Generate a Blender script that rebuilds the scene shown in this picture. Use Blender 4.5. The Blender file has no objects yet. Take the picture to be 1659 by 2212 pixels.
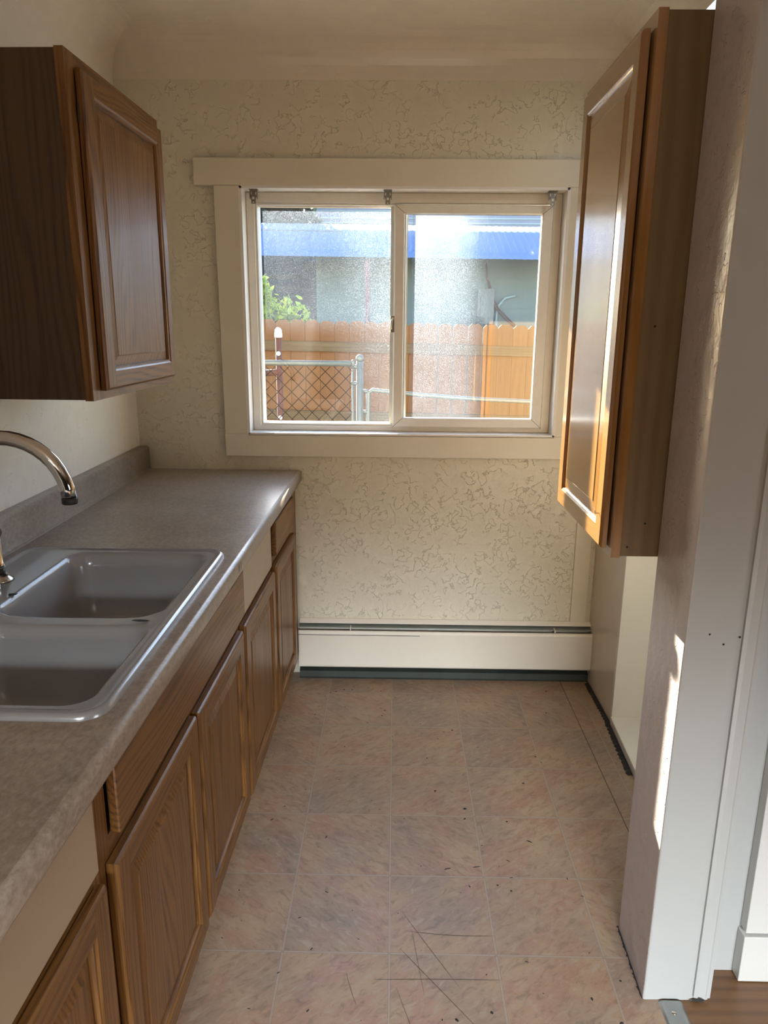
import bpy, bmesh, math, random
from mathutils import Vector, Matrix, Quaternion
random.seed(7)
S = bpy.context.scene
COL = S.collection
PI = math.pi

# ------------------------------------------------------------------ nodes
class NT:
    def __init__(s, name):
        s.m = bpy.data.materials.new(name); s.m.use_nodes = True
        s.t = s.m.node_tree; s.t.nodes.clear()
        s.out = s.n('ShaderNodeOutputMaterial')
    def n(s, typ, **kw):
        nd = s.t.nodes.new(typ)
        for k, v in kw.items(): setattr(nd, k, v)
        return nd
    def l(s, a, b): s.t.links.new(a, b)
    def put(s, sock, v):
        if hasattr(v, 'is_output'): s.l(v, sock)
        else: sock.default_value = v
    def math(s, op, a, b=0.0, c=0.0, clamp=False):
        nd = s.n('ShaderNodeMath', operation=op); nd.use_clamp = clamp
        s.put(nd.inputs[0], a); s.put(nd.inputs[1], b); s.put(nd.inputs[2], c)
        return nd.outputs[0]
    def vec(s, op, a, b=(0, 0, 0)):
        nd = s.n('ShaderNodeVectorMath', operation=op)
        s.put(nd.inputs[0], a); s.put(nd.inputs[1], b)
        return nd.outputs[0]
    def mapr(s, v, a, b, c=0.0, d=1.0, smooth=False):
        nd = s.n('ShaderNodeMapRange'); nd.clamp = True
        if smooth: nd.interpolation_type = 'SMOOTHSTEP'
        s.put(nd.inputs['Value'], v)
        for i, x in enumerate((a, b, c, d)): nd.inputs[i + 1].default_value = x
        return nd.outputs[0]
    def coord(s, which='Object'):
        return s.n('ShaderNodeTexCoord').outputs[which]
    def noise(s, v, scale=5, detail=3, rough=.5, dist=0.0, col=False):
        nd = s.n('ShaderNodeTexNoise'); s.put(nd.inputs['Vector'], v)
        nd.inputs['Scale'].default_value = scale; nd.inputs['Detail'].default_value = detail
        nd.inputs['Roughness'].default_value = rough; nd.inputs['Distortion'].default_value = dist
        return nd.outputs['Color' if col else 'Fac']
    def vor(s, v, scale, feature='DISTANCE_TO_EDGE', rnd=1.0):
        nd = s.n('ShaderNodeTexVoronoi', feature=feature); s.put(nd.inputs['Vector'], v)
        nd.inputs['Scale'].default_value = scale; nd.inputs['Randomness'].default_value = rnd
        return nd.outputs['Distance']
    def ramp(s, f, stops):
        nd = s.n('ShaderNodeValToRGB'); s.put(nd.inputs[0], f)
        e = nd.color_ramp.elements
        while len(e) < len(stops): e.new(0.5)
        for x, (p, c) in zip(e, stops): x.position = p; x.color = (*c, 1)
        return nd.outputs[0]
    def mix(s, f, a, b, mode='MIX'):
        nd = s.n('ShaderNodeMix', data_type='RGBA', blend_type=mode)
        s.put(nd.inputs[0], f)
        s.put(nd.inputs[6], (*a, 1) if isinstance(a, tuple) and len(a) == 3 else a)
        s.put(nd.inputs[7], (*b, 1) if isinstance(b, tuple) and len(b) == 3 else b)
        return nd.outputs[2]
    def sep(s, v):
        nd = s.n('ShaderNodeSeparateXYZ'); s.put(nd.inputs[0], v); return nd.outputs
    def comb(s, x, y, z):
        nd = s.n('ShaderNodeCombineXYZ')
        for i, q in enumerate((x, y, z)): s.put(nd.inputs[i], q)
        return nd.outputs[0]
    def bump(s, h, strength=.3, dist=.002, prev=None):
        nd = s.n('ShaderNodeBump'); s.put(nd.inputs['Height'], h)
        nd.inputs['Strength'].default_value = strength; nd.inputs['Distance'].default_value = dist
        if prev is not None: s.l(prev, nd.inputs['Normal'])
        return nd.outputs[0]
    def bsdf(s, color, rough=.5, metal=0.0, spec=.5, coat=0.0, coat_rough=.1, normal=None, **kw):
        b = s.n('ShaderNodeBsdfPrincipled')
        s.put(b.inputs['Base Color'], (*color, 1) if isinstance(color, tuple) else color)
        s.put(b.inputs['Roughness'], rough); s.put(b.inputs['Metallic'], metal)
        s.put(b.inputs['Specular IOR Level'], spec)
        b.inputs['Coat Weight'].default_value = coat; b.inputs['Coat Roughness'].default_value = coat_rough
        if normal is not None: s.l(normal, b.inputs['Normal'])
        s.l(b.outputs[0], s.out.inputs[0]); return b

def plain(name, color, rough=.5, metal=0.0, spec=.5, coat=0.0, var=.06, scale=30):
    k = NT(name); f = k.noise(k.coord(), scale, 4)
    c = k.mix(f, tuple(x * (1 - var) for x in color), tuple(min(1, x * (1 + var)) for x in color))
    k.bsdf(c, k.mapr(f, .3, .7, rough * .9, min(1, rough * 1.1)), metal, spec, coat); return k.m

def plaster(name, color, rough=.36, strength=.5, amount=.5, scale=1.0, mottled=.05):
    """old skip-trowel plaster under several coats of semi-gloss paint"""
    k = NT(name); p = k.coord()
    n1 = k.noise(p, 13 * scale, 2.0, .55)
    n2 = k.noise(k.vec('ADD', p, (5.3, 2.1, 7.7)), 8 * scale, 1.0)
    n3 = k.noise(p, 46 * scale, 1.0)
    worm = k.mapr(k.math('ABSOLUTE', k.math('SUBTRACT', n1, .5)), 0.0, .016, 1, 0)
    worm = k.math('MULTIPLY', worm, k.mapr(n2, 1.0 - amount, 1.1 - amount, 0, 1))
    h = k.math('ADD', worm, k.math('ADD', k.math('MULTIPLY', n3, .35), k.math('MULTIPLY', n2, 2.0)))
    c = k.mix(n2, tuple(x * (1 - mottled) for x in color), tuple(min(1, x * (1 + mottled)) for x in color))
    k.bsdf(c, rough, 0, .5, normal=k.bump(h, strength, .004)); return k.m

def wood(name, axis, light, mid, dark, rough=.32, coat=.35, coarse=1.0, pore=1.0, bump=.12, seed=0.0, figure=1.0):
    """varnished wood, grain along one local axis"""
    k = NT(name)
    rnd = k.n('ShaderNodeObjectInfo').outputs['Random']
    x, y, z = k.sep(k.vec('ADD', k.coord(), k.comb(k.math('MULTIPLY', rnd, 9.0), k.math('MULTIPLY', rnd, 5.0), k.math('MULTIPLY', rnd, 3.0 + seed))))[:3]
    a = (x, y, z)[axis]; o = [q for i, q in enumerate((x, y, z)) if i != axis]
    p = k.comb(o[0], o[1], k.math('MULTIPLY', a, .12))
    w1 = k.noise(p, 7 * coarse, 2, .5)
    rings = k.math('SINE', k.math('MULTIPLY', k.math('ADD', k.math('ADD', o[0], o[1]), k.math('MULTIPLY', w1, .22 * figure)), 430 * coarse))
    rings = k.mapr(rings, -1, 1, 0, 1, True)
    edge = k.mapr(rings, .72, 1.0, 0, 1, True)
    p2 = k.comb(o[0], o[1], k.math('MULTIPLY', a, .025))
    fine = k.noise(p2, 210, 3, .65)
    pores = k.mapr(fine, .52, .66, 0, 1)
    broad = k.noise(p, 15, 2, .6)
    c = k.mix(k.math('ADD', k.math('MULTIPLY', rings, .35), k.math('MULTIPLY', broad, .65)), light, mid)
    c = k.mix(k.math('MULTIPLY', edge, .30 * pore), c, dark)
    c = k.mix(k.math('MULTIPLY', k.math('MULTIPLY', pores, k.mapr(rings, 0, 1, .3, 1)), .8 * pore, 0, True), c, dark)
    k.bsdf(c, k.mapr(broad, .3, .7, rough * .85, rough * 1.15), 0, .5 if coat > .9 else .36, coat, rough * .7); return k.m

M = {}
BEIGE = (.71, .665, .54)
M['wall'] = plaster('painted_plaster_beige', BEIGE, .33, .72, .56, 2.3)
M['wallL'] = plaster('painted_plaster_left', (.76, .71, .62), .30, .45, .48, 2.2)
M['ceil'] = plaster('painted_ceiling', (.77, .70, .60), .28, .25, .42, 2.0)
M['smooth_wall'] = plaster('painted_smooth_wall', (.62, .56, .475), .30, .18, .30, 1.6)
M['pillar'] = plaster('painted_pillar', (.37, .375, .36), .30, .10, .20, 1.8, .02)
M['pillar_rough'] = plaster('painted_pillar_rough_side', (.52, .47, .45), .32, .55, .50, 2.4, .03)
M['jamb'] = plaster('painted_niche', (.72, .70, .63), .4, .25, .45)
M['trim'] = plaster('painted_trim', (.75, .70, .58), .30, .10, .25, .8)
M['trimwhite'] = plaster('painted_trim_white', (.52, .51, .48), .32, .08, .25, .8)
M['vinyl'] = plain('window_vinyl', (.80, .76, .68), .38)
M['reveal'] = plain('reveal_paint_white', (.84, .82, .79), .42)
M['alu'] = plain('aluminium_edge', (.62, .64, .66), .3, .9)
OL, OM, OD = (.225, .104, .027), (.148, .063, .0145), (.045, .016, .005)
for i, a in enumerate('xyz'):
    M['oak_' + a] = wood('oak_' + a, i, OL, OM, OD, .38, .06)
    M['maple_' + a] = wood('maple_' + a, i, (.32, .165, .045), (.25, .118, .029), (.16, .07, .018), .20, 1.0, .6, .25, .05)
M['oakside_shaded'] = wood('oak_veneer_side_shaded', 2, (.085, .050, .022), (.062, .034, .014), (.03, .014, .006), .42, .1, .8, .8)  # darker than the oak fronts: shade on the side put into the colour
M['mapleside_shaded'] = wood('maple_side_panel_shaded', 2, (.20, .138, .068), (.15, .098, .045), (.10, .06, .026), .42, .1, .45, .3)  # shade of the cabinet's near side put into the colour
M['darkin'] = plain('cabinet_interior_dark', (.05, .028, .014), .7)
M['cream'] = plain('cream_melamine', (.40, .315, .215), .42, var=.03)
M['heater'] = plain('heater_enamel', (.74, .69, .60), .38, var=.03)
M['heatmetal'] = plain('heater_bare_steel', (.25, .27, .25), .5, .5, var=.25, scale=18)
M['heatrail'] = plain('heater_rail_dirty', (.034, .040, .034), .6, .2, var=.5, scale=14)
M['grime'] = plain('grime_black', (.018, .016, .014), .9, var=.4)
M['whitecaulk'] = plain('white_toe_board', (.78, .75, .68), .5)
M['chrome'] = plain('chrome', (.62, .61, .59), .06, 1.0, var=.02)
M['nickel'] = plain('worn_nickel', (.55, .52, .46), .22, 1.0)
M['steel'] = plain('bracket_steel', (.30, .28, .24), .4, .9)
M['black'] = plain('black_rubber', (.012, .012, .012), .45)
M['clear'] = plain('bracket_plastic', (.80, .80, .76), .4)
M['galv'] = plain('galvanised_steel', (.055, .066, .070), .5, .25, var=.15, scale=60)
M['wire'] = plain('fence_wire', (.012, .009, .007), .9, 0, spec=0)
M['rust'] = plain('rust_brown_pipe', (.050, .014, .008), .75, 0, var=.4, scale=25)
M['capwhite'] = plain('cap_plastic_white', (0.238, 0.251, 0.277), .35)
M['siding'] = plain('pale_green_siding', (0.106, 0.135, 0.132), .7, var=.08, scale=4)
M['porch_shade'] = plain('porch_wall_shade', (.018, .02, .024), .8, var=.4, scale=6)  # shadow inside the porch put into the wall colour
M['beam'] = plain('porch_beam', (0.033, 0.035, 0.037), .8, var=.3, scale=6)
M['redpost'] = plain('red_brown_post', (0.112, 0.043, 0.040), .7)
M['fascia'] = plain('pale_teal_fascia', (0.178, 0.238, 0.247), .6)
M['lav'] = plain('lavender_siding', (0.132, 0.139, 0.188), .7)
M['cable'] = plain('power_cable_rubber', (.07, .028, .028), .6)
M['meter'] = plain('meter_grey', (.09, .105, .105), .5, .2)
M['bark'] = plain('bark', (.08, .055, .035), .9, var=.4)
M['ground'] = plain('yard_soil', (0.106, 0.089, 0.059), .95, var=.35, scale=3)
M['threshold'] = plain('threshold_alu', (.33, .34, .33), .38, .85, var=.12)
M['stain'] = plain('counter_stain', (.16, .12, .10), .5)

def _roof():
    k = NT('corrugated_roof_metal'); p = k.coord()
    f = k.noise(p, 2.2, 3)
    c = k.mix(f, (.075, .12, .23), (.095, .145, .26))
    sp = k.mapr(k.noise(p, 24, 1), .74, .78, 0, 1)
    c = k.mix(k.math('MULTIPLY', sp, .6), c, (.12, .16, .22))
    k.bsdf(c, .7, 0, .06); return k.m
M['roof'] = _roof()
def _leaf(name, c1, c2):
    k = NT(name); rnd = k.n('ShaderNodeNewGeometry').outputs['Random Per Island']
    c = k.mix(rnd, c1, c2)
    b = k.bsdf(c, .5); tr = k.n('ShaderNodeBsdfTranslucent'); k.put(tr.inputs[0], c)
    mx = k.n('ShaderNodeMixShader'); mx.inputs[0].default_value = .5
    k.l(b.outputs[0], mx.inputs[1]); k.l(tr.outputs[0], mx.inputs[2]); k.l(mx.outputs[0], k.out.inputs[0]); return k.m
M['leaf'] = _leaf('leaf_yellow_green', (.13, .21, .016), (.34, .42, .045))
M['leafdark'] = _leaf('leaf_dark_green', (.006, .012, .007), (.012, .020, .011))

def _picket():
    k = NT('cedar_picket'); rnd = k.n('ShaderNodeObjectInfo').outputs['Random']
    x, y, z = k.sep(k.coord())[:3]
    p = k.comb(k.math('ADD', x, k.math('MULTIPLY', rnd, 7)), y, k.math('MULTIPLY', z, .06))
    f = k.noise(p, 22, 3); g = k.noise(p, 120, 3, .6)
    c = k.mix(f, (.112, .039, .0032), (.150, .057, .0065))
    c = k.mix(k.math('MULTIPLY', k.mapr(g, .52, .7), .45), c, (.055, .018, .002))
    c = k.mix(k.math('MULTIPLY', rnd, .35), c, (.09, .034, .007))
    k.bsdf(c, .75); return k.m
M['picket'] = _picket()
M['rail'] = wood('weathered_rail', 0, (0.111, 0.069, 0.030), (0.087, 0.053, 0.021), (0.051, 0.028, 0.013), .8, 0, .5, .6)

def _laminate():
    k = NT('counter_laminate'); p = k.coord()
    f = k.noise(p, 6, 5, .65); g = k.noise(k.vec('MULTIPLY', p, (1.0, .6, 1)), 120, 3, .7)
    c = k.mix(k.mapr(f, .36, .64), (.335, .275, .218), (.255, .205, .158))
    c = k.mix(k.math('MULTIPLY', k.mapr(g, .50, .68), .5), c, (.43, .37, .305))
    c = k.mix(k.math('MULTIPLY', k.mapr(g, .34, .48, 1, 0), .38), c, (.13, .10, .078))
    x, y, z = k.sep(p)[:3]
    # worn dark stain near the near end
    d = k.math('ADD', k.math('POWER', k.math('DIVIDE', k.math('ADD', x, .62), .10), 2), k.math('POWER', k.math('DIVIDE', k.math('SUBTRACT', y, .86), .07), 2))
    st = k.math('MULTIPLY', k.mapr(d, 1.2, .1), k.mapr(k.noise(k.vec('MULTIPLY', p, (1, 2.2, 1)), 22, 3), .42, .6))
    c = k.mix(k.math('MULTIPLY', st, .6), c, (.08, .058, .045))
    k.bsdf(c, .32, 0, .5); return k.m
M['lam'] = _laminate()

def _enamel():
    k = NT('sink_enamel'); p = k.coord()
    f = k.noise(p, 6, 4)
    c = k.mix(f, (.33, .33, .335), (.29, .29, .295))
    k.bsdf(c, .13, 0, .5); return k.m
M['enamel'] = _enamel()
M['rimgrey'] = plain('sink_rim_grey', (.36, .36, .37), .22, .35)

def _floor():
    k = NT('vinyl_floor'); p = k.coord()
    x, y, z = k.sep(p)[:3]
    u = k.math('DIVIDE', k.math('SUBTRACT', x, .003), .263); v = k.math('DIVIDE', k.math('SUBTRACT', y, 1.486), .2635)
    iu = k.math('FLOOR', u); iv = k.math('FLOOR', v)
    wn = k.n('ShaderNodeTexWhiteNoise', noise_dimensions='2D'); k.l(k.comb(iu, iv, 0), wn.inputs[0])
    r = wn.outputs['Value']; rc = wn.outputs['Color']
    off = k.vec('MULTIPLY', rc, (17, 23, 11))
    sgn = k.math('SUBTRACT', k.math('MULTIPLY', k.math('GREATER_THAN', r, .42), 2), 1)
    # streaks run diagonally, flipped tile by tile
    d1 = k.math('ADD', k.math('MULTIPLY', x, .8), k.math('MULTIPLY', k.math('MULTIPLY', y, sgn), .6))
    d2 = k.math('SUBTRACT', k.math('MULTIPLY', y, .8), k.math('MULTIPLY', k.math('MULTIPLY', x, sgn), .6))
    q = k.vec('ADD', k.comb(k.math('MULTIPLY', d1, .45), d2, 0), off)
    s1 = k.noise(q, 14, 4, .62, .5); s2 = k.noise(q, 60, 3, .68, .8); s3 = k.noise(k.vec('ADD', p, off), 4.5, 2)
    pink = (.278, .160, .105); tan = (.305, .212, .133); grey = (0.188, 0.150, 0.116); pale = (0.307, 0.240, 0.176)
    c = k.mix(k.mapr(s1, .38, .60), pink, tan)
    c = k.mix(k.math('MULTIPLY', k.mapr(s3, .45, .7), .7), c, grey)
    c = k.mix(k.math('MULTIPLY', k.mapr(s2, .54, .68), .75), c, pale)
    c = k.mix(k.math('MULTIPLY', k.mapr(s2, .34, .48, 1, 0), .42), c, (0.095, 0.069, 0.046))
    c = k.mix(k.math('MULTIPLY', k.math('SUBTRACT', r, .5), .2, 0, True), c, (0.255, 0.195, 0.143))
    def line(t, off_, w):
        f = k.math('FRACT', t)
        e = k.math('MINIMUM', f, k.math('SUBTRACT', 1.0, f))
        return k.math('LESS_THAN', k.math('ABSOLUTE', k.math('SUBTRACT', e, off_)), w)
    gap = k.math('MAXIMUM', line(u, 0, .0125), line(v, 0, .0125))
    dk = k.math('MAXIMUM', line(u, .0095, .0028), line(v, .0095, .0028))
    dk = k.math('MAXIMUM', dk, k.math('MAXIMUM', line(u, 0, .0022), line(v, 0, .0022)))
    c = k.mix(k.math('MULTIPLY', gap, .65), c, (.42, .345, .27))
    c = k.mix(k.math('MULTIPLY', dk, .65), c, (.11, .075, .053))
    seam = k.math('LESS_THAN', k.math('ABSOLUTE', k.math('SUBTRACT', x, .7325)), .0014)
    c = k.mix(seam, c, (.03, .02, .015))
    h = k.math('SUBTRACT', k.math('MULTIPLY', k.noise(p, 90, 1), .6), gap)
    k.bsdf(c, k.mapr(s1, .3, .7, .34, .48), 0, .45, normal=k.bump(h, .12, .001)); return k.m
M['floor'] = _floor()
M['woodfloor'] = wood('oak_floor_boards', 0, (.17, .088, .04), (.12, .058, .025), (.05, .023, .01), .35, .2, .35, .6)

def _pane(name, mode):
    k = NT(name)
    if mode == 'clear': return _glass(k, 0.0)
    p = k.coord(); x, y, z = k.sep(p)[:3]
    big = k.noise(k.vec('MULTIPLY', p, (1, 1, .6)), 5.5, 4, .6)
    if mode == 'left':      # film heavier at the top and towards the sash
        g = k.math('ADD', k.mapr(z, 1.44, 1.54, .008, .28, True), k.mapr(z, 1.78, 1.94, 0, .22, True))
        g = k.math('ADD', g, k.math('MULTIPLY', k.mapr(x, -.30, -.02, 0, .34, True), k.mapr(z, 1.12, 1.5, .75, 1)))
    else:                   # film starts where the two sheets overlap
        g = k.math('MULTIPLY', k.mapr(x, .05, .50, .95, .22, True), k.mapr(z, 1.10, 1.80, .62, 1.0, True))
        g = k.math('ADD', g, k.math('MULTIPLY', k.mapr(z, 1.74, 1.92, 0, .5, True), k.mapr(x, .05, .50, 1, .25)))
        g = k.math('MULTIPLY', g, k.mapr(k.math('ADD', x, k.math('MULTIPLY', z, .25)), .66, .80, 1, .35, True))
        g = k.math('MULTIPLY', g, k.math('MAXIMUM', k.mapr(x, .28, .40, 1, .06, True), k.mapr(z, 1.44, 1.56, 0, 1, True)))
        g = k.math('MULTIPLY', g, k.math('GREATER_THAN', x, .0625))
    g = k.math('MULTIPLY', g, k.mapr(big, .30, .70, .7, 1.25))
    sp = k.mapr(k.noise(p, 330, 2, .75), .48, .72, 0, 1)
    sp2 = k.mapr(k.vor(p, 230, 'F1'), .10, .26, 1, 0)
    d = k.math('MULTIPLY', g, k.math('ADD', .17, k.math('ADD', k.math('MULTIPLY', sp, .50), k.math('MULTIPLY', sp2, .38))), 0, True)
    d = k.math('MINIMUM', d, .92)
    return _glass(k, d)
def _glass(k, d):
    tr = k.n('ShaderNodeBsdfTransparent'); tr.inputs[0].default_value = (.985, .99, .985, 1)
    gl = k.n('ShaderNodeBsdfGlossy'); gl.inputs['Roughness'].default_value = 0.0; gl.inputs[0].default_value = (1, 1, 1, 1)
    fr = k.n('ShaderNodeLayerWeight'); fr.inputs[0].default_value = .5
    m1 = k.n('ShaderNodeMixShader'); k.l(k.math('MAXIMUM', k.math('ADD', .04, k.math('MULTIPLY', k.math('POWER', fr.outputs[1], 5.0), .9)), .062), m1.inputs[0])
    k.l(tr.outputs[0], m1.inputs[1]); k.l(gl.outputs[0], m1.inputs[2])
    tl = k.n('ShaderNodeBsdfTranslucent'); tl.inputs[0].default_value = DUST
    df = k.n('ShaderNodeBsdfDiffuse'); df.inputs[0].default_value = (.5, .5, .5, 1)
    m0 = k.n('ShaderNodeMixShader'); m0.inputs[0].default_value = .2
    k.l(tl.outputs[0], m0.inputs[1]); k.l(df.outputs[0], m0.inputs[2])
    m2 = k.n('ShaderNodeMixShader'); k.put(m2.inputs[0], d)
    k.l(m1.outputs[0], m2.inputs[1]); k.l(m0.outputs[0], m2.inputs[2])
    k.l(m2.outputs[0], k.out.inputs[0]); return k.m
DUST = (.185, .222, .272, 1)
M['paneC'] = _pane('clear_glass', 'clear')
M['paneL'] = _pane('dusty_glass_fixed', 'left')
M['paneR'] = _pane('dusty_glass_sliding', 'right')

# ------------------------------------------------------------------ meshes
class MB:
    def __init__(s): s.v = []; s.f = []; s.mi = []; s.sm = []
    def add(s, verts, faces, mi=0, smooth=False):
        o = len(s.v); s.v += [tuple(v) for v in verts]
        for f in faces: s.f.append([i + o for i in f]); s.mi.append(mi); s.sm.append(smooth)
    def box(s, x0, x1, y0, y1, z0, z1, mi=0):
        s.add([(x0, y0, z0), (x1, y0, z0), (x1, y1, z0), (x0, y1, z0), (x0, y0, z1), (x1, y0, z1), (x1, y1, z1), (x0, y1, z1)],
              [(0, 3, 2, 1), (4, 5, 6, 7), (0, 1, 5, 4), (1, 2, 6, 5), (2, 3, 7, 6), (3, 0, 4, 7)], mi)
    def prism(s, poly, z0, z1, mi=0):
        n = len(poly)
        s.add([(x, y, z0) for x, y in poly] + [(x, y, z1) for x, y in poly],
              [tuple(range(n))[::-1], tuple(range(n, 2 * n))] + [(i, (i + 1) % n, n + (i + 1) % n, n + i) for i in range(n)], mi)
    def prism_axis(s, poly, a0, a1, axis, mi=0, smooth=False):
        """extrude a 2D outline along x (outline y,z) or y (outline x,z)"""
        n = len(poly)
        P = lambda a, q: (a, q[0], q[1]) if axis == 'x' else (q[0], a, q[1])
        s.add([P(a0, q) for q in poly] + [P(a1, q) for q in poly],
              [tuple(range(n)), tuple(range(n, 2 * n))[::-1]], mi)
        s.add([P(a0, q) for q in poly] + [P(a1, q) for q in poly],
              [((i + 1) % n, i, n + i, n + (i + 1) % n) for i in range(n)], mi, smooth)
    def tube(s, path, r, seg=12, mi=0, cap=True, smooth=True):
        path = [Vector(p) for p in path]; n = len(path)
        rr = r if isinstance(r, (list, tuple)) else [r] * n
        T = [(path[min(i + 1, n - 1)] - path[max(i - 1, 0)]).normalized() for i in range(n)]
        u = T[0].orthogonal().normalized(); rings = []
        for i in range(n):
            if i: u = (T[i - 1].rotation_difference(T[i]) @ u)
            u = (u - T[i] * u.dot(T[i])).normalized(); w = T[i].cross(u)
            rings.append([path[i] + (u * math.cos(2 * PI * j / seg) + w * math.sin(2 * PI * j / seg)) * rr[i] for j in range(seg)])
        V = [v for rg in rings for v in rg]
        F = [(i * seg + j, i * seg + (j + 1) % seg, (i + 1) * seg + (j + 1) % seg, (i + 1) * seg + j) for i in range(n - 1) for j in range(seg)]
        s.add(V, F, mi, smooth)
        if cap:
            s.add(rings[0], [tuple(range(seg))[::-1]], mi); s.add(rings[-1], [tuple(range(seg))], mi)
    def lathe(s, prof, c=(0, 0, 0), seg=28, mi=0):
        n = len(prof)
        V = [(c[0] + r * math.cos(2 * PI * j / seg), c[1] + r * math.sin(2 * PI * j / seg), c[2] + z) for r, z in prof for j in range(seg)]
        s.add(V, [(i * seg + j, i * seg + (j + 1) % seg, (i + 1) * seg + (j + 1) % seg, (i + 1) * seg + j) for i in range(n - 1) for j in range(seg)], mi, True)
        s.add(V[:seg], [tuple(range(seg))[::-1]], mi); s.add(V[-seg:], [tuple(range(seg))], mi)
    def loops(s, Ls, mi=0, smooth=True, cap_last=False, cap_first=False):
        n = len(Ls[0])
        V = [v for L in Ls for v in L]
        s.add(V, [(i * n + j, i * n + (j + 1) % n, (i + 1) * n + (j + 1) % n, (i + 1) * n + j) for i in range(len(Ls) - 1) for j in range(n)], mi, smooth)
        if cap_last: s.add(Ls[-1], [tuple(range(n))], mi, smooth)
        if cap_first: s.add(Ls[0], [tuple(range(n))[::-1]], mi, smooth)
    def build(s, name, mats, parent=None, bevel=0, recalc=True, weld=False):
        me = bpy.data.meshes.new(name); me.from_pydata(s.v, [], s.f)
        for m in (mats if isinstance(mats, (list, tuple)) else [mats]): me.materials.append(m)
        for p, a, b in zip(me.polygons, s.mi, s.sm): p.material_index = a; p.use_smooth = b
        if recalc or weld:
            bm = bmesh.new(); bm.from_mesh(me)
            bmesh.ops.remove_doubles(bm, verts=bm.verts, dist=1e-5)
            if recalc: bmesh.ops.recalc_face_normals(bm, faces=bm.faces)
            bm.to_mesh(me); bm.free()
        o = bpy.data.objects.new(name, me); COL.objects.link(o)
        if parent: o.parent = parent
        if bevel:
            b = o.modifiers.new('bevel', 'BEVEL'); b.width = bevel; b.segments = 2; b.limit_method = 'ANGLE'; b.harden_normals = False
        return o

def tag(o, label=None, cat=None, group=None, kind=None):
    if label: o['label'] = label
    if cat: o['category'] = cat
    if group: o['group'] = group
    if kind: o['kind'] = kind
    return o
def thing(name, label, cat, loc=(0, 0, 0), rz=0.0, group=None, kind=None):
    o = bpy.data.objects.new(name, None); COL.objects.link(o)
    o.location = loc; o.rotation_euler = (0, 0, rz); o.empty_display_size = .05
    return tag(o, label, cat, group, kind)
def struct(o, label, cat): return tag(o, label, cat, kind='structure')

# ------------------------------------------------------------------ the setting
D = 2.985
WX0, WX1, WZ0, WZ1 = -.592, .645, 1.063, 1.998      # window opening
b = MB()                                            # far wall, with the window opening
for x0, x1, z0, z1 in ((-1.3, WX0, -.1, 2.6), (WX1, 1.6, -.1, 2.6), (WX0, WX1, -.1, WZ0), (WX0, WX1, WZ1, 2.6)):
    b.box(x0, x1, D, D + .16, z0, z1)
struct(b.build('wall_far', M['wall']), 'textured beige plaster wall with the sliding window in it', 'wall')
b = MB(); b.box(-1.2, -1.045, -4.5, D, -.1, 2.6)
struct(b.build('wall_left', M['wallL']), 'pale painted wall behind the counter and sink', 'wall')
b = MB(); b.prism([(.855, D), (.856, 2.60), (1.4, 2.60), (1.4, D)], -.05, 2.6)
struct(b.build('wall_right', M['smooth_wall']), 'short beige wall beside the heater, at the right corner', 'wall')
b = MB(); b.prism([(1.30, 2.60), (1.30, 1.45), (1.4, 1.45), (1.4, 2.60)], -.05, 2.6)
b.box(.857, 1.30, 2.585, 2.599, -.05, 2.6)
struct(b.build('wall_niche', M['jamb']), 'pale side and back of the recess below the right cabinet', 'wall')
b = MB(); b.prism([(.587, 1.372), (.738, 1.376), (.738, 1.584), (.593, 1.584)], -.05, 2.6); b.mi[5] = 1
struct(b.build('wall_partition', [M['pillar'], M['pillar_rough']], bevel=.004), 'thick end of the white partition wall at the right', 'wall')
part_end = bpy.data.objects['wall_partition']
for x, z in ((.6645, .884), (.6345, .905), (.695, .90)):
    b = MB(); b.lathe([(.0022, 0), (.0012, .0004)], (0, 0, 0), 10); o = b.build('nail_hole', M['grime'], part_end)
    o.location = (x, 1.3728, z); o.rotation_euler = (PI / 2, 0, 0)
b = MB(); b.add([(.690, 1.3700, 0.001), (.722, 1.3660, 0.001), (.724, 1.3660, .010), (.712, 1.3665, .014), (.700, 1.3685, .006)], [(0, 1, 2, 3, 4)])
b.build('chipped_corner', M['grime'], part_end)
b = MB()
b.box(.738, 1.3, 1.459, 1.584, -.05, 2.6)
b.box(1.3, 4.0, 1.459, 1.6, -.05, 2.6)
struct(b.build('wall_next_room', M['pillar']), 'grey white wall set back behind the partition end', 'wall')
b = MB()
b.prism([(.700, 1.3745), (.700, 1.368), (.7085, 1.366), (.7095, 1.369), (.7265, 1.368), (.7285, 1.3665), (.737, 1.3675), (.7395, 1.372), (.7395, 1.3765)], .012, 2.6)
struct(b.build('trim_1', M['pillar']), 'narrow grooved moulding up the right edge of the partition end', 'trim')
b = MB(); b.box(.832, 1.4, 1.43, 1.459, .132, 2.5)
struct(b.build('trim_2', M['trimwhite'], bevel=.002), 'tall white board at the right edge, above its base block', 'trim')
b = MB(); b.box(.828, 1.4, 1.425, 1.459, 0, .126)
struct(b.build('baseboard_right', M['trimwhite'], bevel=.002), 'white base block on the wood floor at the right edge', 'baseboard')
b = MB(); b.box(.768, .834, 2.973, D, .255, 2.3)
struct(b.build('trim_3', M['trim'], bevel=.0015), 'upright flat board in the far right corner above the heater', 'trim')
b = MB(); b.prism([(.852, 2.585), (.836, 2.25), (.826, 1.60), (1.3, 1.60), (1.3, 2.585)], 0, .032)
struct(b.build('trim_4', M['jamb'], bevel=.002), 'low pale ledge on the floor of the right recess', 'ledge')
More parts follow.
